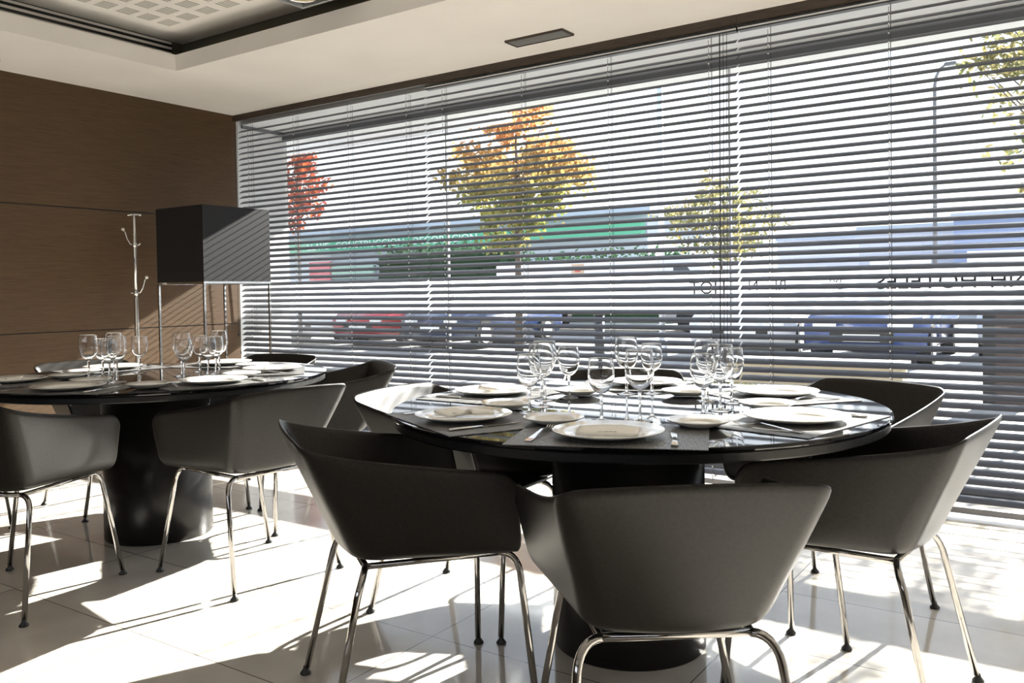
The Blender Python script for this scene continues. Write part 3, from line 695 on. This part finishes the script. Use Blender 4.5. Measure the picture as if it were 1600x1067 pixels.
# ------------------------------------------------------------------ outside
ZG = -0.10
g = boxo('street_ground', -90, 60, 5.4, 120, ZG - 0.1, ZG, M['ground']); g['kind'] = 'structure'
boxo('terrace_ground', -40, 40, 5.07, 5.4, ZG - 0.1, -0.02, M['ground'])['kind'] = 'structure'
random.seed(4)
def tree(name, x, y, zb, zt, rad, leafm, n, size, label, cx=0, trunk_r=0.05, cat='tree', shape=1.0, lean=0):
    t = empty(name, (x, y, ZG)); setp(t, label, cat, 'young street trees')
    H = zt - ZG; B = zb - ZG
    bm = bmesh.new(); tube(bm, [(0, 0, 0), (0.02, 0.0, B * 0.6), (cx * 0.5, 0, B), (cx, 0, B + (H - B) * 0.8)], [trunk_r, trunk_r * 0.8, trunk_r * 0.6, trunk_r * 0.2], 8)
    fin('trunk', bm, M['trunk'], t, True)
    bm = bmesh.new()
    for k in range(14):
        a = random.uniform(0, 2 * PI); z = B + (H - B) * random.uniform(0.0, 0.6); rr = rad * random.uniform(0.5, 0.9)
        tube(bm, [(cx * 0.7, 0, z), (cx + rr * 0.5 * math.cos(a), rr * 0.5 * math.sin(a), z + 0.15 * (H - B)), (cx + rr * math.cos(a), rr * math.sin(a), z + 0.33 * (H - B))], [0.012, 0.008, 0.003], 5)
    fin('branches', bm, M['trunk'], t)
    bm = bmesh.new()
    # clumps of leaves
    cl = []
    for k in range(70):
        for _ in range(50):
            u = Vector((random.uniform(-1, 1), random.uniform(-1, 1), random.uniform(-1, 1)))
            wz = 1 - 0.35 * shape * max(0, -u.z) ** 1.0 - 0.3 * max(0, u.z)
            if (u.x ** 2 + u.y ** 2) < wz ** 2 * (1 - u.z ** 2 * 0.6): break
        cl.append(u)
    for k in range(n):
        u = random.choice(cl); s = random.gauss(0, 0.10), random.gauss(0, 0.10), random.gauss(0, 0.075)
        c = Vector((cx + (u.x + s[0]) * rad, (u.y + s[1]) * rad, B + (H - B) * (0.5 + 0.5 * (u.z + s[2]))))
        a = Vector((random.gauss(0, 1), random.gauss(0, 1), random.gauss(0, 1))).normalized(); b = a.orthogonal().normalized()
        sz = size * random.uniform(0.6, 1.2)
        bm.faces.new([bm.verts.new(c + a * sz * p + b * sz * q * 0.7) for p, q in ((-1, 0), (-0.2, 0.8), (0.6, 0.6), (1.1, 0), (0.5, -0.6), (-0.3, -0.8))])
    fin('foliage', bm, leafm, t, False, False)
    return t
tree('street_tree', -9.35, 14, 2.0, 4.75, 1.42, M['leaf_orange'], 7500, 0.062, 'young street tree turning orange above and green below, behind the middle blind', shape=1.6, trunk_r=0.09)
tree('street_tree', -15.65, 14, 2.6, 4.85, 0.72, M['leaf_red'], 1500, 0.062, 'slim street tree with red leaves at the left end of the window')
tree('street_tree', -7.4, 20, 1.7, 3.7, 1.5, M['leaf_yellow'], 2600, 0.06, 'sparse yellow-green street tree beyond the gap between the middle and right blinds')
tree('street_tree', -0.15, 9.2, 1.9, 4.0, 0.85, M['leaf_yellow'], 2600, 0.04, 'yellow-green street tree at the right edge beyond the rightmost blind', trunk_r=0.03)
# hedges
def hedge(x0, x1, y0, y1, z1, n, label):
    bm = bmesh.new()
    for k in range(n):
        c = Vector((random.uniform(x0, x1), random.uniform(y0, y1), ZG + (z1 - ZG) * random.random() ** 0.7 + 0.15 * random.gauss(0, 1)))
        c.z = max(c.z, ZG + 0.05)
        a = Vector((random.gauss(0, 1), random.gauss(0, 1), random.gauss(0, 1))).normalized(); b = a.orthogonal().normalized(); sz = random.uniform(0.06, 0.16)
        bm.faces.new([bm.verts.new(c + a * sz * p + b * sz * q * 0.6) for p, q in ((-1, 0), (0, 1), (1, 0), (0, -1))])
    box(bm, x0 + 0.2, x1 - 0.2, y0 + 0.2, y1 - 0.2, ZG, z1 - 0.35)
    bmesh.ops.translate(bm, verts=bm.verts, vec=(-(x0 + x1) / 2, -(y0 + y1) / 2, -ZG))
    o = fin('hedge', bm, M['leaf_green'], None, False, False); o.location = ((x0 + x1) / 2, (y0 + y1) / 2, ZG); return setp(o, label, 'hedge')
hedge(-26.5, -19.5, 28, 30, 3.1, 3500, 'dark green evergreen hedge left of the white box truck')
hedge(-19.4, -11.8, 28.2, 29.8, 2.5, 2200, 'dark green shrubs showing just over the white box truck')
# lamp posts
lp = empty('lamp_post', (-6.28, 14, ZG)); setp(lp, 'pale grey post standing beyond the middle blind', 'lamp post')
bm = bmesh.new(); tube(bm, [(0, 0, 0), (0, 0, 4.95)], 0.055, 12); fin('pole', bm, M['alu'], lp, True)
bm = bmesh.new(); tube(bm, [(0, 0, 0), (0, 0, 0.3)], 0.09, 12); fin('base', bm, M['alu'], lp, True)
lp = empty('lamp_post', (-2.70, 20, ZG)); setp(lp, 'tall thin street lamp with curved arm beyond the rightmost blind', 'street lamp')
bm = bmesh.new(); tube(bm, [(0, 0, 0), (0, 0, 5.4), (0.03, 0, 5.6), (0.1, 0, 5.75), (0.2, 0, 5.82)], [0.05, 0.035, 0.03, 0.025, 0.02], 10); fin('pole', bm, M['frame'], lp, True)
boxo('lantern', 0.18, 0.42, -0.08, 0.08, 5.80, 5.86, M['frame'], lp, 0.02)
# far building with green fascia
green = mat('green_fascia', (0.10, 0.42, 0.25), 0.6); pale = mat('pale_wall', (0.55, 0.60, 0.66), 0.8); roofm = mat('roof_blue_grey', (0.42, 0.48, 0.56), 0.8)
bd = empty('shop_building', (-38, 46, ZG)); setp(bd, 'long pale shop building with a green sign fascia across the street', 'building')
boxo('wall', -24, 16.5, 0, 10, 0, 5.6, pale, bd)
boxo('roof', -24.3, 16.8, -0.3, 10.3, 5.6, 6.1, roofm, bd)
fa = boxo('fascia', -24, 16.5, -0.95, -0.35, 4.45, 5.25, green, bd)
text_mesh('sign_text', 'LLAVE · CONSTRUCCIÓN · DECORACIÓN', 0.70, mat('sign_white', (0.85, 0.9, 0.88), 0.6), fa, (-11.4, -0.97, 4.60), (PI / 2, 0, 0), 0.01, 1.22, align='LEFT')
rs = boxo('shop_sign', -11.6, -9.4, -0.6, -0.36, 2.3, 3.7, mat('sign_red', (0.65, 0.05, 0.09), 0.6), bd)
boxo('shop_sign', -9.2, -5.0, -0.6, -0.36, 2.4, 3.3, mat('sign_pale_green', (0.45, 0.65, 0.5), 0.6), bd)
for i in range(9):
    boxo('shop_window', -22 + i * 4.2, -19.2 + i * 4.2, -0.05, 0.02, 0.4, 2.0, M['carglass'], bd)
lil = mat('lilac_wall', (0.62, 0.62, 0.70), 0.8); blu = mat('blue_wall', (0.24, 0.30, 0.46), 0.7)
for x0, x1, y, h_, mt_, lab in ((-17.5, -9.5, 58, 4.6, lil, 'low pale lilac building far beyond the right blind'), (-9.3, -4.95, 44, 4.1, mat('grey_wall', (0.5, 0.52, 0.6), 0.8), 'grey building left of the blue one far beyond the right blind'), (-4.7, 6, 40, 4.2, blu, 'blue warehouse at the far right beyond the lamp')):
    b_ = empty('warehouse', ((x0 + x1) / 2, y, ZG)); setp(b_, lab, 'building')
    hw = (x1 - x0) / 2
    boxo('wall', -hw, hw, 0, 12, 0, h_ - 0.25, mt_, b_)
    boxo('parapet', -hw - 0.1, hw + 0.1, -0.12, 12.1, h_ - 0.25, h_, roofm, b_)
    boxo('shutter', -hw + 0.5, -hw + 3.2, -0.04, 0.0, 0, 2.6, M['alu'], b_)
# cars
def make_car(paint, length=4.1, width=1.72, height=1.46, plate=True):
    c = empty('parked_car'); L, Wd, H = length / 2, width / 2, height
    bm = bmesh.new()
    prof = [(-L, 0.30), (-L, 0.62), (-L + 0.12, 0.74), (-L + 0.95, 0.92), (L - 0.35, 0.95), (L - 0.05, 0.90), (L, 0.55), (L, 0.30), (L - 0.2, 0.22), (-L + 0.2, 0.22)]
    def ext(bm, prof, wf):
        a = [bm.verts.new((-wf(z), y, z)) for y, z in prof]; b = [bm.verts.new((wf(z), y, z)) for y, z in prof]
        bm.faces.new(a); bm.faces.new(b[::-1])
        for i in range(len(prof)): j = (i + 1) % len(prof); bm.faces.new((a[i], b[i], b[j], a[j]))
    ext(bm, prof, lambda z: Wd * (1.0 if 0.4 < z < 0.8 else 0.95)); bmesh.ops.bevel(bm, geom=list(bm.edges), offset=0.05, segments=2, affect='EDGES'); fin('body', bm, paint, c, True)
    bm = bmesh.new(); gp = [(-L + 0.85, 0.90), (-L + 1.55, H - 0.05), (L - 0.75, H - 0.05), (L - 0.25, 0.92)]
    ext(bm, gp, lambda z: Wd * (0.93 if z < 1.0 else 0.74)); fin('glasshouse', bm, M['carglass'], c)
    bm = bmesh.new(); gp = [(-L + 1.5, H - 0.09), (-L + 1.6, H), (L - 0.9, H), (L - 0.72, H - 0.09)]
    ext(bm, gp, lambda z: Wd * 0.76); bmesh.ops.bevel(bm, geom=list(bm.edges), offset=0.02, segments=2, affect='EDGES'); fin('roof', bm, paint, c, True)
    for s in (-1, 1):
        for yy in (-L + 0.8, L - 0.8):
            bm = bmesh.new(); tube(bm, [(s * (Wd - 0.2), yy, 0.31), (s * (Wd + 0.01), yy, 0.31)], 0.31, 24); w = fin('wheel', bm, M['tyre'], c)
            bm = bmesh.new(); tube(bm, [(s * (Wd + 0.008), yy, 0.31), (s * (Wd + 0.02), yy, 0.31)], 0.19, 18); fin('hubcap', bm, M['alu'], w)
        boxo('headlight', s * Wd * 0.62 - 0.17, s * Wd * 0.62 + 0.17, -L - 0.015, -L + 0.2, 0.56, 0.70, M['lampglass'], c, 0.02)
        boxo('tail_light', s * Wd * 0.8 - 0.12, s * Wd * 0.8 + 0.12, L - 0.12, L + 0.02, 0.62, 0.82, mat('tail_red', (0.5, 0.02, 0.02), 0.3), c, 0.02)
        boxo('mirror', s * (Wd + 0.02) - 0.09, s * (Wd + 0.02) + 0.09, -L + 1.15, -L + 1.3, 0.92, 1.05, paint, c, 0.02)
    boxo('grille', -0.45, 0.45, -L - 0.012, -L + 0.05, 0.36, 0.52, M['black'], c)
    boxo('number_plate', -0.26, 0.26, -L - 0.022, -L - 0.012, 0.38, 0.49, M['white'], c)
    return c
paints = {k: mat('paint_' + k, v, 0.25, 0.0, Coat_Weight=0.6) for k, v in dict(white=(0.8, 0.8, 0.8), red=(0.35, 0.02, 0.03), navy=(0.015, 0.03, 0.09), silver=(0.45, 0.47, 0.5), black=(0.02, 0.02, 0.025), blue=(0.03, 0.06, 0.2)).items()}
CARS = [('white', -15.9, 16.2, 0, 'white parked car, leftmost beyond the window'), ('red', -13.7, 16.0, 0, 'red parked car second from the left outside'),
        ('navy', -11.5, 15.9, 0, 'navy parked car in the left row, next to the red one'), ('black', -20.5, 24.5, 1.57, 'black car crossing behind the left row of parked cars'),
        ('white', -5.1, 15.8, 0.15, 'white car with a bright windscreen just right of the pull cords'), ('blue', -2.80, 15.4, 0, 'dark blue car seen head-on beyond the rightmost blind'),
        ('white', -0.6, 17.0, 0.0, 'white car parked right of the dark blue one'), ('silver', -4.9, 24.5, 1.57, 'silver car parked behind the dark blue one'), ('white', 1.7, 17.2, 0.0, 'white car at the right edge behind the bin')]
for k, x, y, rz, lab in CARS:
    c = make_car(paints[k], height=1.50 if k == 'blue' else 1.46, width=1.2 * 1.0 if False else 1.72)
    c.location = (x, y, ZG); c.rotation_euler = (0, 0, rz); setp(c, lab, 'car', 'parked cars outside')
# white box truck
vt = empty('box_truck', (-12.2, 23.2, ZG)); setp(vt, 'white box truck parked across the street beyond the middle blind', 'truck')
wht = paints['white']
boxo('cargo_box', -3.4, 2.2, -1.1, 1.1, 0.55, 2.15, wht, vt, 0.03)
bm = bmesh.new()
pr = [(2.25, 0.35), (2.25, 2.1), (3.0, 2.05), (3.75, 1.25), (4.1, 1.0), (4.15, 0.35)]
a = [bm.verts.new((x, -1.0, z)) for x, z in pr]; b = [bm.verts.new((x, 1.0, z)) for x, z in pr]
bm.faces.new(a); bm.faces.new(b[::-1])
for i in range(6): j = (i + 1) % 6; bm.faces.new((a[i], b[i], b[j], a[j]))
bmesh.ops.bevel(bm, geom=list(bm.edges), offset=0.05, segments=2, affect='EDGES'); cab = fin('cab', bm, wht, vt, True)
bm = bmesh.new(); pr = [(2.6, 1.25), (2.6, 1.85), (2.98, 1.85), (3.5, 1.25)]
a = [bm.verts.new((x, -1.02, z)) for x, z in pr]; b = [bm.verts.new((x, -0.99, z)) for x, z in pr]
bm.faces.new(a); bm.faces.new(b[::-1])
for i in range(4): j = (i + 1) % 4; bm.faces.new((a[i], b[i], b[j], a[j]))
fin('side_window', bm, M['carglass'], cab)
for x in (-2.3, 3.1):
    for s in (-1, 1):
        bm = bmesh.new(); tube(bm, [(x, s * 0.8, 0.4), (x, s * 1.08, 0.4)], 0.4, 24); fin('wheel', bm, M['tyre'], vt)
text_mesh('web_address', 'www.', 0.3, M['letter'], vt, (-0.35, -1.112, 0.62), (PI / 2, 0, 0), 0.005, align='CENTER')
text_mesh('web_address', '.com', 0.3, M['letter'], vt, (1.6, -1.112, 0.62), (PI / 2, 0, 0), 0.005, align='CENTER')
em = boxo('emblem', -0.62, -0.2, -1.114, -1.10, 1.65, 2.0, mat('emblem_tan', (0.6, 0.45, 0.3), 0.6), vt)
boxo('emblem_centre', -0.5, -0.32, -1.118, -1.1141, 1.76, 1.9, mat('emblem_red', (0.6, 0.12, 0.08), 0.6), em)
# bin, post, planter wall
bn = empty('litter_bin', (-0.70, 9.6, ZG)); setp(bn, 'tall dark brown litter bin on the pavement at the right edge', 'bin')
brown = mat('dark_brown_metal', (0.05, 0.032, 0.028), 0.5)
boxo('body', -0.05, 0.2, -0.15, 0.15, 0.03, 0.98, brown, bn); boxo('side_panel', -0.16, -0.05, -0.15, 0.15, 0.03, 0.98, M['black'], bn); boxo('lid', -0.18, 0.22, -0.17, 0.17, 0.98, 1.03, M['black'], bn); boxo('foot', -0.12, 0.16, -0.1, 0.1, 0, 0.03, M['black'], bn)
po = empty('bollard', (-4.85, 9.0, ZG)); setp(po, 'short black bollard on the pavement before the white box truck', 'bollard')
bm = bmesh.new(); tube(bm, [(0, 0, 0), (0, 0, 0.9)], 0.06, 14); fin('post', bm, M['black'], po, True)
bm = bmesh.new(); lathe(bm, [(0.065, 0.9), (0.075, 0.92), (0.06, 0.96), (0, 0.97)], 14); fin('cap', bm, M['black'], po, True)
pw = empty('planter_wall', (-2.5, 9.7, ZG)); setp(pw, 'low tan planter wall with a white coping on the pavement', 'planter')
boxo('wall', -0.95, 0.9, -0.15, 0.15, 0, 0.36, mat('tan_render', (0.42, 0.34, 0.22), 0.8), pw); boxo('coping', -0.97, 0.93, -0.17, 0.17, 0.36, 0.41, M['white'], pw)
